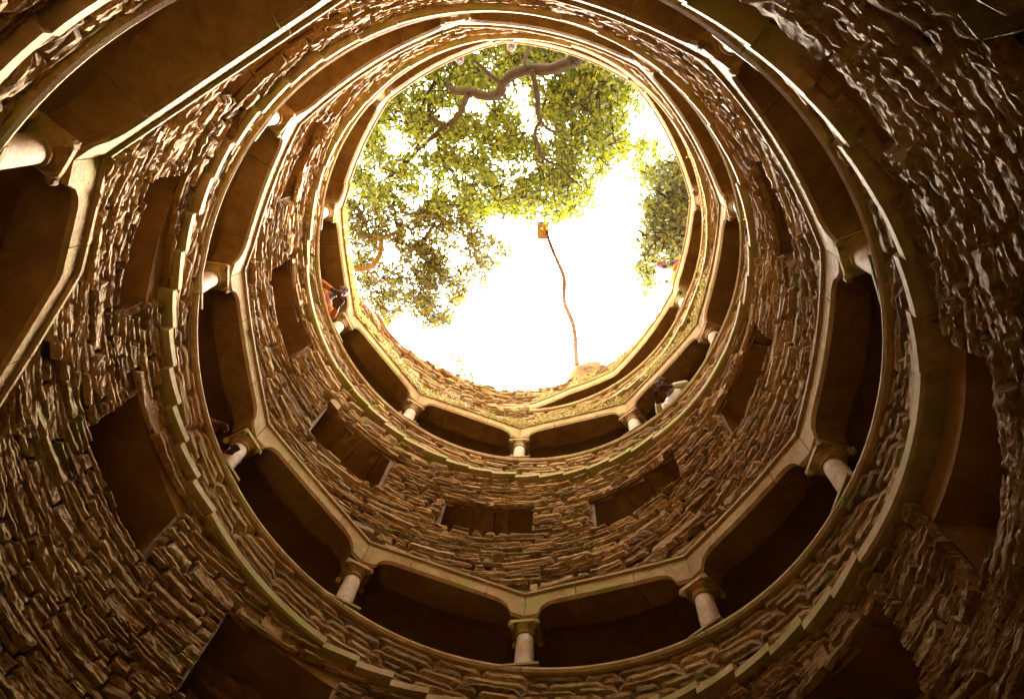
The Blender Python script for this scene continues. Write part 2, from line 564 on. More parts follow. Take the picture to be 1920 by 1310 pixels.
# back wall, ceiling and floor of the gallery
def wob(u, z): return .006 * noise.noise(Vector((u * 9, z * 12, 5)))
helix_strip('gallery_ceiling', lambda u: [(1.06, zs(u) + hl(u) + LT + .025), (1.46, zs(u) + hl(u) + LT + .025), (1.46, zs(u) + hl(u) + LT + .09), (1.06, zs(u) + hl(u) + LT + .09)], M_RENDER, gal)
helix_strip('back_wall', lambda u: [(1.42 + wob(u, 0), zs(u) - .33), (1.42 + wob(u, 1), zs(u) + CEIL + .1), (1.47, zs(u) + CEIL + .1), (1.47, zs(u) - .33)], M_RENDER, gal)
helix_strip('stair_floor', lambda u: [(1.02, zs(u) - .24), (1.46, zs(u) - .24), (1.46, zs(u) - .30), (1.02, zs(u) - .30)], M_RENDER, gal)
helix_strip('parapet', lambda u: [(1.018, zs(u) - .22), (1.018, zs(u) - .01), (1.085, zs(u) - .01), (1.085, zs(u) - .22)], M_MORTAR, gal)
for uu in (U0, U1):
    mb = MB()
    mb.grid([[P(uu + (.004 if uu == U0 else -.004), r, zs(uu) + d) for d in (-.3, .1, .5)] for r in (1.03, 1.2, 1.45)])
    mb.build('end_wall', M_RENDER, gal)

# parapet facing stones: three courses of long smooth blocks
pn = 0
pmb = MB()
prng = random.Random(5)
pc = [-.192, -.162, -.137, -.108, -.082, -.052, -.026]
for k, (d0, d1) in enumerate(zip(pc, pc[1:])):
    u = U0 + prng.uniform(0, .1)
    while u < U1 - .02:
        wd = min(prng.uniform(.06, .22), U1 - u)
        mb = MB(); rows = []
        nx, ny = 9, 4
        seed = prng.uniform(0, 90); bs = prng.choice([0, .004, .010, .018]); tl = prng.uniform(-.3, .3)
        for j in range(ny + 1):
            rw = []
            for i in range(nx + 1):
                uu = lerp(u + .0015, u + wd - .0015, i / nx)
                dd = lerp(d0 + .001, d1 - .001, j / ny) + .005 * noise.noise(Vector((uu * 9, (d0 if j < 2 else d1) * 90, 3)))
                e = i in (0, nx) or j in (0, ny)
                q1 = Vector((uu * 9, dd * 40, seed)); q2 = Vector((uu * 27, dd * 80, seed))
                p = -.03 if e else bs + tl * (j / ny - .5) * .06 + .010 * (1 - 2 * abs(noise.noise(q1))) + .012 * (1 - 2 * abs(noise.noise(q2))) + .010 * noise.noise(q2 * 2.3)
                rw.append(P(uu, 1.006 - p / R, zs(uu) + dd))
            rows.append(rw)
        mb.grid(rows)
        pmb.add(mb.v, mb.f)
        u += wd
o = pmb.build('parapet_stones', M_STONE, gal); o['kind'] = 'stuff'

# sill: a thin rounded slab edge, one slab per bay
for a, b in zip(COLS, COLS[1:]):
    if b > U1 + .01: b = U1
    if a < U0: a = U0
    uu = frange(a + .0015, b - .0015, .03)
    o = helix_strip('sill_slab', lambda u: [(1.0, zs(u) - .028), (.990, zs(u) - .024), (.985, zs(u) - .014), (.988, zs(u) - .003), (.995, zs(u)), (1.10, zs(u)), (1.10, zs(u) - .028)], M_ASHLAR, gal, us=uu)

# stair string: one block per step, a longer flat block at each landing
def in_land(u): return any(abs(u - l) < .26 for l in LAND)
u = U0
k = 0
while u < U1 - .02:
    ln = .122
    if in_land(u + .06):
        l = min(LAND, key=lambda q: abs(q - u)); ln = (l + .26) - u
        if ln < .05: ln = .122
    ln = min(ln, U1 - u)
    um = u + ln / 2
    rise = 0.0 if ln > .2 else .017
    ang0 = string_z(u) ; ang1 = string_z(u + ln)
    n = max(2, int(ln / .03))
    mb = MB(); rows = []
    zc = (ang0 + ang1) / 2
    jr = prng.uniform(-.004, .004)
    for i in range(n + 1):
        q = lerp(u - .006, u + ln - .002, i / n)
        zt = (lerp(ang0, ang1, i / n) if ln > .2 else zc)
        s = [(1.03, zt - .036), (.984 + jr, zt - .036), (.977 + jr, zt - .030), (.977 + jr, zt - .006), (.985 + jr, zt), (1.03, zt)]
        if ln <= .2:  # the riser block under the tread
            s = [(1.03, zt - .034), (.980 + jr, zt - .028), (.973 + jr, zt - .028), (.973 + jr, zt - .005), (.981 + jr, zt), (1.03, zt)]
        rows.append([P(q, r, zz) for r, zz in s])
    mb.grid(rows, close=True)
    e = (len(rows) - 1) * 6
    mb.f.append(tuple(range(6))); mb.f.append(tuple(e + t for t in range(6))[::-1])
    mb.build('stair_step', M_STEP, gal)
    u += ln
    k += 1

# lintels: flat arch stones with rounded haunches, three stones per bay
def drop(u, a, b):
    q = min(u - a, b - u)
    if q < .052: return .055
    t = (q - .052) / .065
    return .055 * (1 - sqrt(max(0, 1 - (1 - t) ** 2))) if t < 1 else 0.0
for a, b in zip(COLS, COLS[1:]):
    a2, b2 = max(a, U0), min(b, U1)
    cuts = [0, .27 + random.uniform(-.05, .05), .70 + random.uniform(-.05, .05), 1]
    for s0, s1 in zip(cuts, cuts[1:]):
        uu = frange(lerp(a2, b2, s0) + .0012, lerp(a2, b2, s1) - .0012, .0125)
        def sect(u):
            rr = 1 - chord(u) - .006 + flare(u); z0 = zs(u) + max(.004, hl(u) - (drop(u, a, b) if b < 13.2 else 0)); z1 = zs(u) + hl(u) + LT
            if z1 < z0 + .02: z1 = z0 + .02
            return [(rr + .006, z0), (rr, z0 + .008), (rr - .003, z0 + .012), (rr - .003, z1 - .014), (rr - .012, z1 - .010), (rr - .012, z1), (1.072 + flare(u), z1), (1.072 + flare(u), z0)]
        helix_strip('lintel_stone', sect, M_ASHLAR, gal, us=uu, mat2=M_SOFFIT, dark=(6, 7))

# columns
CH = .228 * R
shaft = MB(); shaft.lathe([(.096, .05), (.099, .12), (.099, .25), (.095, .40), (.089, CH - .13)], 24)
base = MB()
base.lathe([(.11, .03), (.126, .034), (.132, .044), (.125, .055), (.108, .061), (.100, .07)], 24)
base.box((0, 0, .015), (.36, .32, .03))
capm = MB()
capm.lathe([(.093, CH - .145), (.106, CH - .14), (.106, CH - .128), (.096, CH - .12), (.108, CH - .09), (.14, CH - .05), (.15, CH - .045)], 24)
capm.box((0, 0, CH - .020), (.31, .29, .040))
for sx in (-1, 1):
    for sy in (-1, 1):
        capm.tube([(sx * .12, sy * .12, CH - .11), (sx * .14, sy * .14, CH - .085), (sx * .14, sy * .14, CH - .06), (sx * .12, sy * .12, CH - .042)], [.010, .030, .036, .02], 8)
def me_of(mb, name, mat):
    me = bpy.data.meshes.new(name); me.from_pydata([tuple(v) for v in mb.v], [], mb.f); me.materials.append(mat)
    me.polygons.foreach_set('use_smooth', [len(p.vertices) == 4 and True for p in me.polygons]); me.update()
    return me
ms, mbase, mcap = me_of(shaft, 'shaft', M_COLUMN), me_of(base, 'base', M_ASHLAR), me_of(capm, 'capital', M_ASHLAR)
for m_ in (mbase, mcap):
    m_.polygons.foreach_set('use_smooth', [False] * len(m_.polygons))
for cu in COLS[1:28]:
    p = P(cu, 1.037, zs(cu))
    c = link(bpy.data.objects.new('column', ms), gal)
    c.location = p; c.rotation_euler = (0, 0, cu + pi + pi / 2)
    link(bpy.data.objects.new('base', mbase), c)
    link(bpy.data.objects.new('capital', mcap), c)

# rough coping rocks along the rim
cop = random.Random(3)
u = 7.6
while u < 7.6 + 2 * pi - .02:
    w = cop.uniform(.07, .2)
    um = u + w / 2
    bm = bmesh.new(); bmesh.ops.create_icosphere(bm, subdivisions=2, radius=1)
    sd = cop.uniform(0, 99)
    sx, sy, sz = w * R * .62, .16, cop.uniform(.06, .13)
    for v in bm.verts:
        n_ = noise.noise(v.co * 1.3 + Vector((sd, 0, 0))) * .35 + noise.noise(v.co * 3.1 + Vector((sd, 4, 0))) * .18
        v.co *= 1 + n_
        v.co = Vector((v.co.x * sx, v.co.y * sy, v.co.z * sz))
    me = bpy.data.meshes.new('coping_rock'); bm.to_mesh(me); bm.free(); me.materials.append(M_STONE)
    o = link(bpy.data.objects.new('coping_rock', me), well)
    o.location = P(um, 1.045 + flare(um), rim(um) - .005); o.rotation_euler = (cop.uniform(-.2, .2), cop.uniform(-.15, .15), um + pi + pi / 2)
    u += w

# ------------------------------------------------------------------ things above the rim
def ray(px, py):
    return (FW + AX * ((px - 960) / 1350.0) - AY * ((py - 655) / 1350.0))
def at_h(px, py, h):                    # point on the pixel's line of sight at height h above the camera
    d = ray(px, py)
    return CAM + d * (h / d.z)
def branch(mb, pts, h, hv=0.0, n=7, grow=1.0):
    P3, rd = [], []
    m = len(pts)
    for i, (x, y, w) in enumerate(pts):
        hh = h + hv * i / max(1, m - 1)
        p = at_h(x, y, hh)
        P3.append(p); rd.append(w * .5 * (p - CAM).length / 1350.0 * .97 * grow)
    # smooth
    Q, q = [], []
    for i in range(m - 1):
        for s in (0, .25, .5, .75):
            p0, p1, p2, p3 = P3[max(0, i - 1)], P3[i], P3[i + 1], P3[min(m - 1, i + 2)]
            Q.append(.5 * ((2 * p1) + (p2 - p0) * s + (2 * p0 - 5 * p1 + 4 * p2 - p3) * s * s + (3 * p1 - p0 - 3 * p2 + p3) * s ** 3))
            q.append(lerp(rd[i], rd[i + 1], s) * (1 + .12 * noise.noise(Q[-1] * 3)))
    Q.append(P3[-1]); q.append(rd[-1])
    mb.tube(Q, q, n)
    return Q

def leaves(mb, c, n, spread, size, rg):
    for _ in range(n):
        p = c + Vector((rg.gauss(0, 1), rg.gauss(0, 1), rg.gauss(0, .7))) * spread
        a = Vector((rg.gauss(0, 1), rg.gauss(0, 1), rg.gauss(0, .45))).normalized()
        b = a.cross(Vector((rg.gauss(0, .5), rg.gauss(0, .5), 1))).normalized()
        L = size * rg.uniform(.65, 1.25); W = L * rg.uniform(.26, .42)
        nrm = a.cross(b) * L * .12
        v = [p - a * L * .5, p - a * L * .15 + b * W * .8 + nrm, p - a * L * .02 + b * W * .45 + nrm * .6, p + a * L * .2 + b * W + nrm, p + a * L * .55,
             p + a * L * .2 - b * W + nrm, p - a * L * .02 - b * W * .45 + nrm * .6, p - a * L * .15 - b * W * .8 + nrm]
        k = len(mb.v); mb.v.extend(v)
        mb.f.extend([(k, k + 1, k + 2, k + 6, k + 7), (k + 2, k + 3, k + 4, k + 5, k + 6)])

def crown(region, n, h0, h1, size, seed, tw, per=(4, 7), spread=.11, sparse=False):
    """region(px, py) -> chance of foliage along that sight line; clumps hang on short twigs"""
    rg = random.Random(seed); mb = MB()
    x0, x1, y0, y1 = region.box
    made = tries = 0
    while made < n and tries < n * 40:
        tries += 1
        px, py = rg.uniform(x0, x1), rg.uniform(y0, y1)
        d = region(px, py)
        if d <= 0: continue
        g = .55 * noise.noise(Vector((px / 30.0, py / 30.0, seed * 1.3))) + .75 * noise.noise(Vector((px / 12.0, py / 12.0, seed))) + .35 * noise.noise(Vector((px / 6.0, py / 6.0, seed + 5.0)))
        if sparse: g = .18 * noise.noise(Vector((px / 30.0, py / 30.0, seed))) + .6 * noise.noise(Vector((px / 9.0, py / 9.0, seed))) + .6 * noise.noise(Vector((px / 4.5, py / 4.5, seed + 5.0)))
        if g < .62 - 1.1 * d: continue
        made += 1
        c = at_h(px, py, rg.uniform(h0, h1))
        leaves(mb, c, rg.randint(*per), spread, size, rg)
        if rg.random() < .6:
            dv = Vector((rg.gauss(0, 1), rg.gauss(0, 1), rg.gauss(0, .4))).normalized() * rg.uniform(.2, .6)
            k = Vector((rg.gauss(0, 1), rg.gauss(0, 1), rg.gauss(0, 1))) * .07
            tw.tube([c - dv, c - dv * .4 + k, c + dv * .3], [.016, .011, .005], 3, cap=False)
    return mb
class Region:
    """soft union of polygons-by-ellipse: a base outline plus extra sprays and open holes"""
    def __init__(s, box, outline, d, sprays=(), holes=()): s.box, s.o, s.d, s.s, s.h = box, outline, d, sprays, holes
    def __call__(s, x, y):
        for hx, hy, a, b in s.h:
            if ((x - hx) / a) ** 2 + ((y - hy) / b) ** 2 < 1: return 0
        d = 0.0
        c = False; o = s.o; k = len(o) - 1
        for i in range(len(o)):
            (xi, yi), (xk, yk) = o[i], o[k]
            if (yi > y) != (yk > y) and x < (xk - xi) * (y - yi) / (yk - yi) + xi: c = not c
            k = i
        if c: d = s.d
        for ex, ey, a, b, v in s.s:
            q = ((x - ex) / a) ** 2 + ((y - ey) / b) ** 2
            if q < 1: d = max(d, v * (1 - .5 * q))
        return d

def tree(name, label, base, limbs, region, n, h0, h1, size, seed, mat, group, trunk=None, spread=.11, per=(4, 7), sparse=False, bark=None):
    t = thing(name, label, 'tree', base, group=group)
    tb = MB(); tw = MB()
    if trunk: tb.tube(trunk[0], trunk[1], 12)
    t_o = tb.build('trunk', M_BARK, t, True) if trunk else None
    for pts, hh, hv in limbs:
        bmb = MB(); branch(bmb, pts, hh, hv)
        ob = bmb.build('branch', bark or M_BARK, t, True)
        ob.matrix_parent_inverse = Matrix.Translation(-Vector(base))
    cb = crown(region, n, h0, h1, size, seed, tw, per=per, spread=spread, sparse=sparse)
    ob = cb.build('crown', mat, t); ob.matrix_parent_inverse = Matrix.Translation(-Vector(base))
    o2 = tw.build('twigs', M_BARK, t); o2.matrix_parent_inverse = Matrix.Translation(-Vector(base))
    o2['kind'] = 'stuff'
    if t_o: t_o.matrix_parent_inverse = Matrix.Translation(-Vector(base))
    return t

# great oak whose boughs cross the opening
hA = 17.0
limA = [([(1075, 117, 22), (1062, 120, 22), (1030, 131, 21), (1000, 130, 20), (975, 135, 20), (955, 145, 20), (942, 160, 18), (935, 176, 18), (912, 181, 16), (880, 172, 15), (855, 172, 13), (843, 162, 8), (838, 150, 4)], hA, .6),
        ([(878, 174, 13), (868, 200, 11), (853, 224, 11), (835, 240, 10), (803, 264, 8), (782, 283, 7), (760, 308, 5), (735, 330, 4), (700, 346, 3)], hA + .4, 1.5),
        ([(838, 238, 9), (815, 226, 7), (806, 218, 7), (804, 206, 6), (806, 196, 4)], hA + .8, .6),
        ([(778, 286, 5), (792, 250, 6), (787, 222, 5), (790, 200, 5), (806, 170, 5), (815, 152, 5), (822, 120, 4)], hA + 1, .8),
        ([(790, 250, 5), (765, 232, 4), (740, 225, 3), (715, 226, 3)], hA + 1.2, .5),
        ([(996, 132, 10), (1004, 160, 11), (1008, 190, 10), (1009, 213, 10), (1014, 228, 9), (1005, 240, 7), (1003, 255, 7), (1010, 275, 8), (1014, 292, 8), (1028, 303, 5), (1050, 311, 4), (1066, 330, 3), (1084, 345, 2)], hA, 1.0),
        ([(1012, 224, 7), (1024, 240, 6), (1042, 248, 5), (1056, 247, 4), (1064, 256, 3)], hA + .3, .5),
        ([(1070, 204, 3), (1092, 192, 5), (1106, 180, 5), (1111, 165, 5), (1117, 155, 5), (1135, 153, 3), (1150, 160, 2)], hA + .6, .6),
        ([(985, 128, 8), (984, 112, 7), (990, 98, 6), (992, 80, 6)], hA, .3),
        ([(888, 112, 5), (903, 126, 7), (918, 141, 8), (938, 155, 9)], hA, .2),
        ([(760, 300, 4), (742, 330, 3), (730, 360, 3), (736, 385, 3)], hA + 1.4, .5),
        ([(820, 255, 4), (826, 290, 3), (845, 320, 3), (862, 345, 2)], hA + 1, .5),
        ([(962, 146, 5), (966, 165, 4), (974, 182, 3), (985, 192, 2)], hA + .2, .4)]
regA = Region((600, 1300, 20, 430),
    [(600, 30), (1180, 30), (1200, 150), (1180, 190), (1165, 250), (1150, 300), (1120, 330), (1140, 390), (1060, 410), (980, 408), (930, 390), (900, 420), (840, 400), (760, 400), (700, 380), (640, 400), (620, 300)],
    .50, [(1090, 195, 85, 80, .82), (1120, 270, 65, 55, .72), (1010, 345, 70, 55, .72), (960, 110, 120, 28, .85), (735, 290, 50, 50, .62), (715, 230, 40, 35, .7), (885, 140, 60, 24, .75), (775, 205, 30, 30, .6),
          (1060, 375, 65, 35, .7), (1200, 310, 35, 40, .38), (1180, 190, 40, 50, .4), (1215, 270, 25, 40, .3), (850, 110, 60, 30, .8)],
    [(905, 212, 16, 22), (800, 163, 20, 7), (963, 175, 16, 11), (985, 205, 10, 16), (880, 270, 22, 11), (1018, 160, 6, 9), (870, 330, 14, 10), (1190, 220, 14, 22), (1102, 216, 8, 8), (1165, 312, 14, 16), (1155, 365, 20, 14)])
tb = Vector((at_h(1075, 117, hA)))
oak_base = Vector((tb.x - 3.2, tb.y + 5.5, 4.1 * R + EYE))
tree('oak_tree', 'great oak with a thick crooked bough and bright green crown across the well mouth', oak_base, limA, regA, 8800, 17.9, 21.0, .108, 5,
     M_LEAF, 'trees above the well mouth', trunk=([oak_base, oak_base + Vector((.1, -.3, 1.6)), oak_base + Vector((.8, -2.0, 3.0)), tb + Vector((-.5, 1.3, .3)), tb], [.55, .42, .36, .24, .17]))

hB = 18.0
limB = [([(630, 496, 10), (650, 499, 10), (672, 505, 11), (690, 502, 11), (705, 490, 11), (713, 472, 10), (715, 452, 10)], hB, .4),
        ([(716, 450, 9), (700, 446, 9), (680, 443, 9), (674, 436, 8), (682, 415, 8), (678, 400, 7), (671, 388, 6), (678, 375, 4)], hB + .4, .6),
        ([(712, 450, 9), (728, 442, 8), (745, 436, 8), (757, 430, 7), (742, 418, 6), (742, 400, 5), (738, 385, 4), (745, 360, 3)], hB + .4, .7),
        ([(738, 440, 6), (741, 452, 7), (758, 457, 7), (770, 464, 6), (780, 466, 5), (790, 452, 5), (808, 432, 6), (820, 412, 4), (845, 420, 3), (866, 432, 3), (878, 455, 3), (882, 488, 2)], hB + .5, .8),
        ([(690, 508, 5), (703, 522, 5), (714, 528, 5), (728, 521, 4), (745, 500, 3), (760, 490, 3), (775, 500, 2)], hB + .2, .5),
        ([(688, 582, 9), (703, 590, 10), (714, 603, 10), (722, 620, 9), (724, 640, 8)], 14.0, .0)]
regB = Region((620, 970, 370, 640),
    [(620, 370), (760, 390), (860, 385), (900, 430), (950, 455), (960, 485), (920, 500), (915, 540), (850, 570), (860, 600), (800, 618), (760, 575), (720, 560), (690, 590), (650, 560), (630, 450)],
    .32, [(675, 420, 38, 50, .40), (690, 520, 40, 40, .36), (740, 555, 40, 30, .42), (850, 420, 55, 35, .40), (815, 515, 55, 35, .48), (785, 562, 55, 26, .42), (825, 600, 28, 14, .55), (720, 600, 16, 22, .4), (935, 468, 22, 14, .45), (900, 480, 30, 26, .4), (760, 480, 40, 22, .36)],
    [(730, 475, 18, 14), (690, 470, 12, 10), (660, 470, 10, 10), (760, 412, 10, 9), (870, 465, 14, 10), (700, 418, 12, 11), (845, 545, 12, 9)])
b0 = at_h(630, 496, hB)
bb = Vector((b0.x + 4.0, b0.y + .6, 4.1 * R + EYE))
tree('oak_tree', 'sparse brown leaved oak with twisting orange boughs at the left of the well mouth', bb, limB, regB, 2700, 18.3, 20.0, .098, 8,
     M_LEAF_B, 'trees above the well mouth', trunk=([bb, bb + Vector((-.3, 0, 1.8)), bb + Vector((-1.6, -.3, 3.4)), b0 + Vector((.5, .1, -.1)), b0], [.4, .3, .24, .13, .1]), spread=.10, per=(3, 5), sparse=True, bark=M_PALE_BARK)

regC = Region((1195, 1330, 290, 560), [(1250, 300), (1330, 300), (1330, 520), (1250, 500), (1228, 470), (1218, 440), (1222, 400), (1236, 350)], .66,
    [(1225, 420, 25, 70, .5), (1216, 490, 16, 40, .36), (1230, 340, 22, 40, .42), (1222, 525, 14, 20, .3)])
c0 = at_h(1300, 400, 15.5)
cb = Vector((c0.x - 1.2, c0.y, 4.1 * R + EYE))
tree('evergreen_tree', 'dense dark green tree crown showing at the right edge of the well mouth', cb, [], regC, 1900, 14.6, 17.5, .10, 21,
     M_LEAF_D, 'trees above the well mouth', trunk=([cb, cb + Vector((.1, 0, 1.5)), cb + Vector((.2, .1, 3.2))], [.22, .17, .1]), spread=.11)

# slender bare tree with a nest box
sp = [(1083, 690, 9), (1080, 664, 8), (1079, 635, 7.5), (1073, 603, 8), (1062, 578, 7.5), (1058, 560, 6.5), (1058, 524, 7), (1050, 500, 6), (1040, 478, 6), (1028, 446, 6), (1021, 412, 5), (1020, 392, 4), (1024, 370, 3)]
sbase = at_h(1083, 690, 13.5)
st = thing('bare_tree', 'slender crooked bare tree trunk rising from the rim to a nest box', 'tree', sbase, group='trees above the well mouth')
smb = MB(); Q = branch(smb, sp, 13.5, 8.0, 8, 1.3)
ob = smb.build('trunk', M_PALE_BARK, st, True); ob.matrix_parent_inverse = Matrix.Translation(-sbase)
smb = MB()
kn = at_h(1061, 573, 13.5 + 8 * .36)
smb.tube([kn, kn + Vector((.12, .02, .05))], [.03, .008], 5); smb.tube([kn, kn + Vector((-.06, .05, .08))], [.02, .006], 5)
ob = smb.build('knot', M_BARK, st); ob.matrix_parent_inverse = Matrix.Translation(-sbase)
bc = at_h(1018, 433, 13.5 + 8 * .80)
nb = thing('nest_box', 'square brown wooden nest box hung on the slender bare tree', 'nest box', bc, (0, 0, math.atan2(AX.y, AX.x)))
k = (bc - CAM).length / 1350.0
b_ = MB(); b_.box((0, 0, 0), (20 * k, 26 * k, 26 * k)); b_.build('box_body', M_WOOD, nb)
b_ = MB(); b_.box((0, -.01, 14.2 * k), (23 * k, 28 * k, 2 * k)); b_.build('box_roof', M_WOOD, nb)
b_ = MB(); b_.box((0, 0, -13.6 * k), (20.5 * k, 26.5 * k, 1.0 * k)); b_.build('box_floor', M_WOOD, nb)
b_ = MB(); b_.tube([(0, -9 * k, 3 * k), (0, -12.5 * k, 3 * k)], 1.0 * k, 8); b_.build('perch', M_BARK, nb)

# boulder at the foot of the slender tree
bu = 13.50
bm = bmesh.new(); bmesh.ops.create_icosphere(bm, subdivisions=4, radius=1)
for v in bm.verts:
    v.co *= 1 + .14 * noise.noise(v.co * 1.6) + .06 * noise.noise(v.co * 5)
    v.co = Vector((v.co.x * .46, v.co.y * .35, v.co.z * .40))
me = bpy.data.meshes.new('boulder'); bm.to_mesh(me); bm.free(); me.materials.append(M_STONE)
o = link(bpy.data.objects.new('boulder', me)); o.location = P(bu, 1.06, rim(bu) + .03); o.rotation_euler = (0, 0, bu + pi / 2 + pi)
tag(o, 'rounded boulder on the rim at the foot of the slender bare tree', 'boulder')

# small plants on the bottom rim
def rim_plant(pxs, label, seed, size, mat):
    rg = random.Random(seed)
    x0, y0 = pxs[0]
    d = ray(x0, y0); base = at_h(x0, y0, rim(7.9) * R + .02)
    t = thing('rim_plant', label, 'plant', base, group='small plants on the well rim')
    st_, lf = MB(), MB()
    for (x, y, n) in pxs[1]if isinstance(pxs[1], list) else pxs[1:]:
        tip = at_h(x, y, rim(7.9) * R + .25)
        mid = (base + tip) / 2 + Vector((rg.uniform(-.05, .05), rg.uniform(-.05, .05), .04))
        st_.tube([base, mid, tip], [.012, .008, .004], 5)
        leaves(lf, tip, n, .055, size, rg)
    a = st_.build('stems', M_BARK, t); a.matrix_parent_inverse = Matrix.Translation(-base)
    a = lf.build('leaves', mat, t); a.matrix_parent_inverse = Matrix.Translation(-base)
    return t
rim_plant([(860, 714), [(858, 700, 12), (852, 686, 10), (866, 694, 10), (845, 670, 6), (868, 674, 4), (888, 690, 8), (890, 678, 3), (842, 664, 3), (876, 700, 8)]], 'small leafy plant sprouting from the lower rim of the well', 1, .09, M_LEAF_B)
rim_plant([(806, 690), [(812, 690, 10), (820, 684, 10), (826, 682, 7), (806, 694, 5)]], 'low tuft of leaves on the lower left rim of the well', 2, .085, M_LEAF_B)
rim_plant([(884, 728), [(880, 712, 12), (884, 718, 8)]], 'single small sprig on the lower rim below the leafy plant', 3, .085, M_LEAF_B)

# ------------------------------------------------------------------ moss along the ledges
rg = random.Random(17)
mo = MB()
def tuft(p, n, s):
    for _ in range(n):
        d = Vector((rg.gauss(0, 1), rg.gauss(0, 1), rg.gauss(.3, 1))).normalized() * s * rg.uniform(.5, 1.3)
        b = d.orthogonal().normalized() * s * .28
        q = p + Vector((rg.gauss(0, 1), rg.gauss(0, 1), rg.gauss(0, .6))) * s * .9
        mo.add([q - b, q + b, q + d], [(0, 1, 2)])
def moss_line(ua, ub, zf, rf, dens, s, thr=-.1):
    u = ua
    while u < ub:
        if noise.noise(Vector((u * 7, dens, s * 50))) > thr:
            tuft(P(u, rf(u), zf(u)), rg.randint(4, 9), s * rg.uniform(.6, 1.3))
        u += 1.0 / dens * rg.uniform(.4, 1.6)
moss_line(6.1, 9.6, lambda u: zs(u) + hl(u) + LT + rg.uniform(-.012, .02), lambda u: 1 - chord(u) - .018 - rg.uniform(0, .012), 300, .034, -.35)
moss_line(6.1, 9.2, lambda u: zs(u) + hl(u) + LT + .055 + rg.uniform(-.012, .02), lambda u: .984 - chord(u) * .8, 220, .032, -.1)
moss_line(5.6, 10.0, lambda u: string_z(u) + rg.uniform(-.004, .012), lambda u: .978 + rg.uniform(0, .02), 180, .024, -.05)
moss_line(11.8, 13.8, lambda u: string_z(u) + rg.uniform(-.004, .012), lambda u: .978 + rg.uniform(0, .02), 260, .034, -.3)
moss_line(12.6, 13.8, lambda u: zs(u) + hl(u) + LT + rg.uniform(0, .06), lambda u: .985 - chord(u) - rg.uniform(0, .012), 330, .034, -.35)
moss_line(9.2, 12.6, lambda u: rim(u) + rg.uniform(-.03, .01), lambda u: 1.0 + flare(u), 120, .03, -.1)
moss_line(3.2, 5.4, lambda u: string_z(u) + rg.uniform(-.004, .010), lambda u: .978 + rg.uniform(0, .02), 120, .02, .05)
moss_line(6.85, 7.0, lambda u: zs(7.03) - .675 + rg.uniform(-.008, .002), lambda u: .99, 90, .02, -.2)
ob = mo.build('moss', M_MOSS)
tag(ob, 'golden moss clinging to the ledges of the upper gallery', 'moss', kind='stuff')

# ------------------------------------------------------------------ people looking into the well
M_SKIN = plain('skin', (.055, .022, .009), .55)
M_HAIR = plain('dark hair', (.03, .018, .01), .6)
M_HAIR2 = plain('brown hair', (.10, .04, .012), .6)
M_ORANGE = plain('orange cloth', (.25, .07, .01))
M_RUST = plain('rust cloth', (.10, .025, .008))
M_CREAM = plain('cream cloth', (.42, .36, .27))
M_DENIM = plain('dark trousers', (.05, .05, .07))
def skin_mesh(verts, edges, root, mat, sub=2, solids=(), voxel=None):
    """grow one continuous surface round a skeleton: verts = [(x, y, z, r)]; solids = ellipsoids melted in"""
    me = bpy.data.meshes.new('bones'); me.from_pydata([v[:3] for v in verts], edges, []); me.update()
    ob = bpy.data.objects.new('bones', me); COL.objects.link(ob)
    ob.modifiers.new('skin', 'SKIN')
    for i, v in enumerate(verts):
        sv = me.skin_vertices[0].data[i]; sv.radius = (v[3], v[3]); sv.use_root = (i == root)
    ms_ = ob.modifiers.new('sub', 'SUBSURF'); ms_.levels = sub; ms_.render_levels = sub
    m2 = bpy.data.meshes.new_from_object(ob.evaluated_get(bpy.context.evaluated_depsgraph_get()))
    bpy.data.objects.remove(ob); bpy.data.meshes.remove(me)
    if voxel:
        bm = bmesh.new(); bm.from_mesh(m2)
        for (c, ax, ay, az, rx, ry, rz) in solids:
            r_ = bmesh.ops.create_icosphere(bm, subdivisions=3, radius=1)
            for v in r_['verts']:
                l = v.co.copy(); v.co = c + ax * l.x * rx + ay * l.y * ry + az * l.z * rz
        bm.to_mesh(m2); bm.free()
        o2 = bpy.data.objects.new('melt', m2); COL.objects.link(o2)
        rm = o2.modifiers.new('remesh', 'REMESH'); rm.mode = 'VOXEL'; rm.voxel_size = voxel; rm.use_smooth_shade = True
        sm = o2.modifiers.new('smooth', 'SMOOTH'); sm.factor = .5; sm.iterations = 2
        m3 = bpy.data.meshes.new_from_object(o2.evaluated_get(bpy.context.evaluated_depsgraph_get()))
        bpy.data.objects.remove(o2); bpy.data.meshes.remove(m2); m2 = m3
    m2.materials.clear(); m2.materials.append(mat)
    m2.polygons.foreach_set('use_smooth', [True] * len(m2.polygons))
    return m2
POSES = {
    # leaning with both forearms on the gallery sill
    'lean': dict(hip=(0, .06, .80), spine=(0, .26, .93), chest=(0, .44, 1.06), neck=(0, .57, 1.15), head=(0, .67, 1.21), top=(0, .72, 1.28),
                 sh=(.18, .46, 1.08), el=(.30, .55, .83), wr=(.13, .74, .78), kn=(.11, .10, .43), an=(.12, -.02, .07), toe=(.13, .14, .03)),
    # kneeling low and looking over the edge
    'kneel': dict(hip=(0, -.10, .42), spine=(0, .10, .44), chest=(0, .32, .46), neck=(0, .47, .50), head=(0, .58, .53), top=(0, .64, .59),
                  sh=(.18, .34, .47), el=(.27, .38, .22), wr=(.20, .52, .05), kn=(.13, .10, .08), an=(.13, -.34, .07), toe=(.13, -.48, .04)),
}
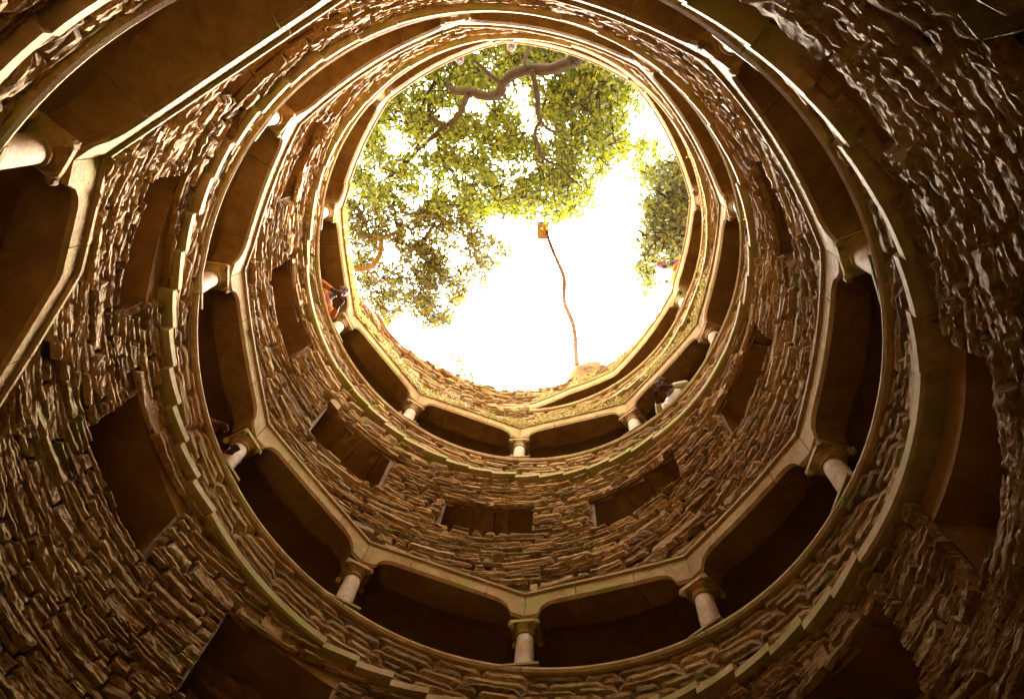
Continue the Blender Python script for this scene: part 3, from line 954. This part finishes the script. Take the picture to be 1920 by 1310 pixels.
POSES['reach'] = dict(hip=(0, .02, .84), spine=(0, .06, 1.0), chest=(0, .12, 1.18), neck=(0, .16, 1.32), head=(0, .19, 1.40), top=(0, .20, 1.50),
                       sh=(.18, .14, 1.22), el=(.24, .40, 1.02), wr=(.16, .62, .90), kn=(.11, .06, .43), an=(.11, .0, .07), toe=(.12, .16, .03))
BODY = {}
def body_parts(pose):
    """meshes for one pose: body, jacket, trousers, hair"""
    if pose in BODY: return BODY[pose]
    q = {k: Vector(v) for k, v in POSES[pose].items()}
    m = lambda p, sx: Vector((p.x * sx, p.y, p.z))
    class Sk:
        def __init__(s): s.v, s.e = [], []
        def add(s, p, r, parent=None):
            s.v.append((p.x, p.y, p.z, r)); i = len(s.v) - 1
            if parent is not None: s.e.append((parent, i))
            return i
    b = Sk()
    up_ = (q['top'] - q['head']).normalized(); fw = Vector((0, up_.z, -up_.y)); X = Vector((1, 0, 0))
    hc = q['head'] * .6 + q['top'] * .4
    hip = b.add(q['hip'], .11); sp_ = b.add(q['spine'], .105, hip); ch = b.add(q['chest'], .115, sp_)
    nk = b.add(q['neck'], .055, ch); b.add(hc - up_ * .02, .05, nk)
    for sx in (-1, 1):
        s_ = b.add(m(q['sh'], sx), .055, ch); mid = b.add((m(q['sh'], sx) + m(q['el'], sx)) * .5, .050, s_); e_ = b.add(m(q['el'], sx), .045, mid)
        mid = b.add((m(q['el'], sx) + m(q['wr'], sx)) * .5, .041, e_); w_ = b.add(m(q['wr'], sx), .034, mid)
        d = (m(q['wr'], sx) - m(q['el'], sx)).normalized()
        side = Vector((0, 0, 1)).cross(d).normalized()
        pl = m(q['wr'], sx) + d * .05
        p_ = b.add(pl, .031, w_)
        for k, ln in enumerate((.060, .074, .070, .054)):
            o = side * (k - 1.5) * .021
            a_ = b.add(pl + d * .035 + o, .0105, p_)
            c_ = b.add(pl + d * (.035 + ln * .55) + o * 1.2 + Vector((0, 0, .006)), .0098, a_)
            b.add(pl + d * (.035 + ln) + o * 1.25 + Vector((0, 0, -.012)), .0085, c_)
        a_ = b.add(pl + side * sx * .034 - d * .01, .012, p_); b.add(pl + side * sx * .060 + d * .03, .010, a_)
        k_ = b.add(m(q['kn'], sx), .062, hip); n_ = b.add(m(q['an'], sx), .042, k_); b.add(m(q['toe'], sx), .036, n_)
    solids = [(hc + up_ * .02, X, fw, up_, .078, .098, .105), (hc - up_ * .055 + fw * .03, X, fw, up_, .058, .066, .062),
              (hc + fw * .102 - up_ * .012, X, fw, up_, .015, .022, .028)]
    for sx in (-1, 1):
        el, wr = m(q['el'], sx), m(q['wr'], sx); d = (wr - el).normalized(); side = Vector((0, 0, 1)).cross(d).normalized(); nn = d.cross(side)
        pl = wr + d * .05
        solids.append(((el + wr) * .5, side, d, nn, .040, (wr - el).length * .5 + .04, .036))
        solids.append((pl, side, d, nn, .042, .058, .019))
        for k, ln in enumerate((.060, .074, .070, .054)):
            solids.append((pl + d * (.03 + ln * .5) + side * (k - 1.5) * .023, side, d, nn, .0115, ln * .5 + .018, .0115))
        solids.append((pl + side * sx * .048 + d * .012, (d * .6 + side * sx * .8).cross(nn), d * .6 + side * sx * .8, nn, .012, .036, .012))
        solids.append((hc + X * sx * .080 - fw * .005, X, fw, up_, .012, .022, .034))
        solids.append((hc + X * sx * .032 + fw * .080 + up_ * .030, X, fw, up_, .024, .016, .010))
    body = skin_mesh(b.v, b.e, hip, M_SKIN, 2, solids, .0075); body.name = 'body'
    b = Sk()
    hip = b.add(q['hip'] * 1.1 - q['spine'] * .1, .152); sp_ = b.add(q['spine'], .148, hip); ch = b.add(q['chest'], .152, sp_)
    b.add(q['chest'] * .3 + q['neck'] * .7, .085, ch)
    for sx in (-1, 1):
        s_ = b.add(m(q['sh'], sx), .088, ch); e_ = b.add(m(q['el'], sx), .064, s_); b.add(m(q['el'], sx) * .1 + m(q['wr'], sx) * .9, .046, e_)
    jacket = skin_mesh(b.v, b.e, hip, M_ORANGE, 2, (), .012); jacket.name = 'jacket'
    b = Sk()
    hip = b.add(q['hip'], .140)
    for sx in (-1, 1):
        k_ = b.add(m(q['kn'], sx), .086, hip); b.add(m(q['an'], sx) * .9 + m(q['kn'], sx) * .1, .062, k_)
    trousers = skin_mesh(b.v, b.e, hip, M_DENIM, 2, (), .012); trousers.name = 'trousers'
    hb = bmesh.new(); bmesh.ops.create_icosphere(hb, subdivisions=4, radius=1)
    for v in hb.verts:
        l = v.co.copy()
        # pull the front and underside inside the skull so that only the scalp shows
        sc = 1.0 + .03 * noise.noise(l * 5)
        if l.y > .30 and l.z < .45: sc *= .80
        if l.z < -.45: sc *= .82
        v.co = hc + up_ * .024 + (X * l.x * .086 + fw * l.y * .106 + up_ * l.z * .114) * sc
    hair = bpy.data.meshes.new('hair'); hb.to_mesh(hair); hb.free()
    hair.polygons.foreach_set('use_smooth', [True] * len(hair.polygons)); hair.materials.append(M_HAIR)
    BODY[pose] = (body, jacket, trousers, hair)
    return BODY[pose]
def person(loc, yaw, pose, label, top_mat, hair_mat):
    t = thing('person', label, 'person', loc, (0, 0, yaw), 'visitors looking into the well')
    for nm, me, mt in zip(('body', 'jacket', 'trousers', 'hair'), body_parts(pose), (None, top_mat, None, hair_mat)):
        o = link(bpy.data.objects.new(nm, me), t)
        if mt:                              # own cloth or hair colour on the shared mesh
            o.material_slots[0].link = 'OBJECT'; o.material_slots[0].material = mt
    return t
def inward(u): return u + pi + pi / 2      # yaw that turns local +y towards the well axis
def in_gallery(u, label, top, hair, pose='lean'):
    p = P(u, 1.185 if pose == 'lean' else 1.20, zs(u) - .24); return person(p, inward(u), pose, label, top, hair)
def on_rim(u, r, z, label, top, hair):
    return person(P(u, r, z), inward(u), 'kneel', label, top, hair)
in_gallery(9.02, 'person in an orange jacket leaning on the upper gallery sill at the left', M_ORANGE, M_HAIR2)
in_gallery(6.72, 'person in a cream long sleeved top leaning on the upper sill at lower right', M_CREAM, M_HAIR2)
in_gallery(2.58, 'person in a rust jacket standing in the gallery behind the left column', M_RUST, M_HAIR, 'reach')
on_rim(12.60, 1.135, rim(12.6) + .015, 'brown haired person in an orange top peering over the right rim', M_ORANGE, M_HAIR2)
on_rim(10.50, 1.185, rim(10.5) + .015, 'dark haired person kneeling at the rim under the oak, upper left', M_RUST, M_HAIR)
on_rim(10.78, 1.19, rim(10.78) + .015, 'person in an orange top kneeling at the top of the rim beneath the oak bough', M_ORANGE, M_HAIR2)
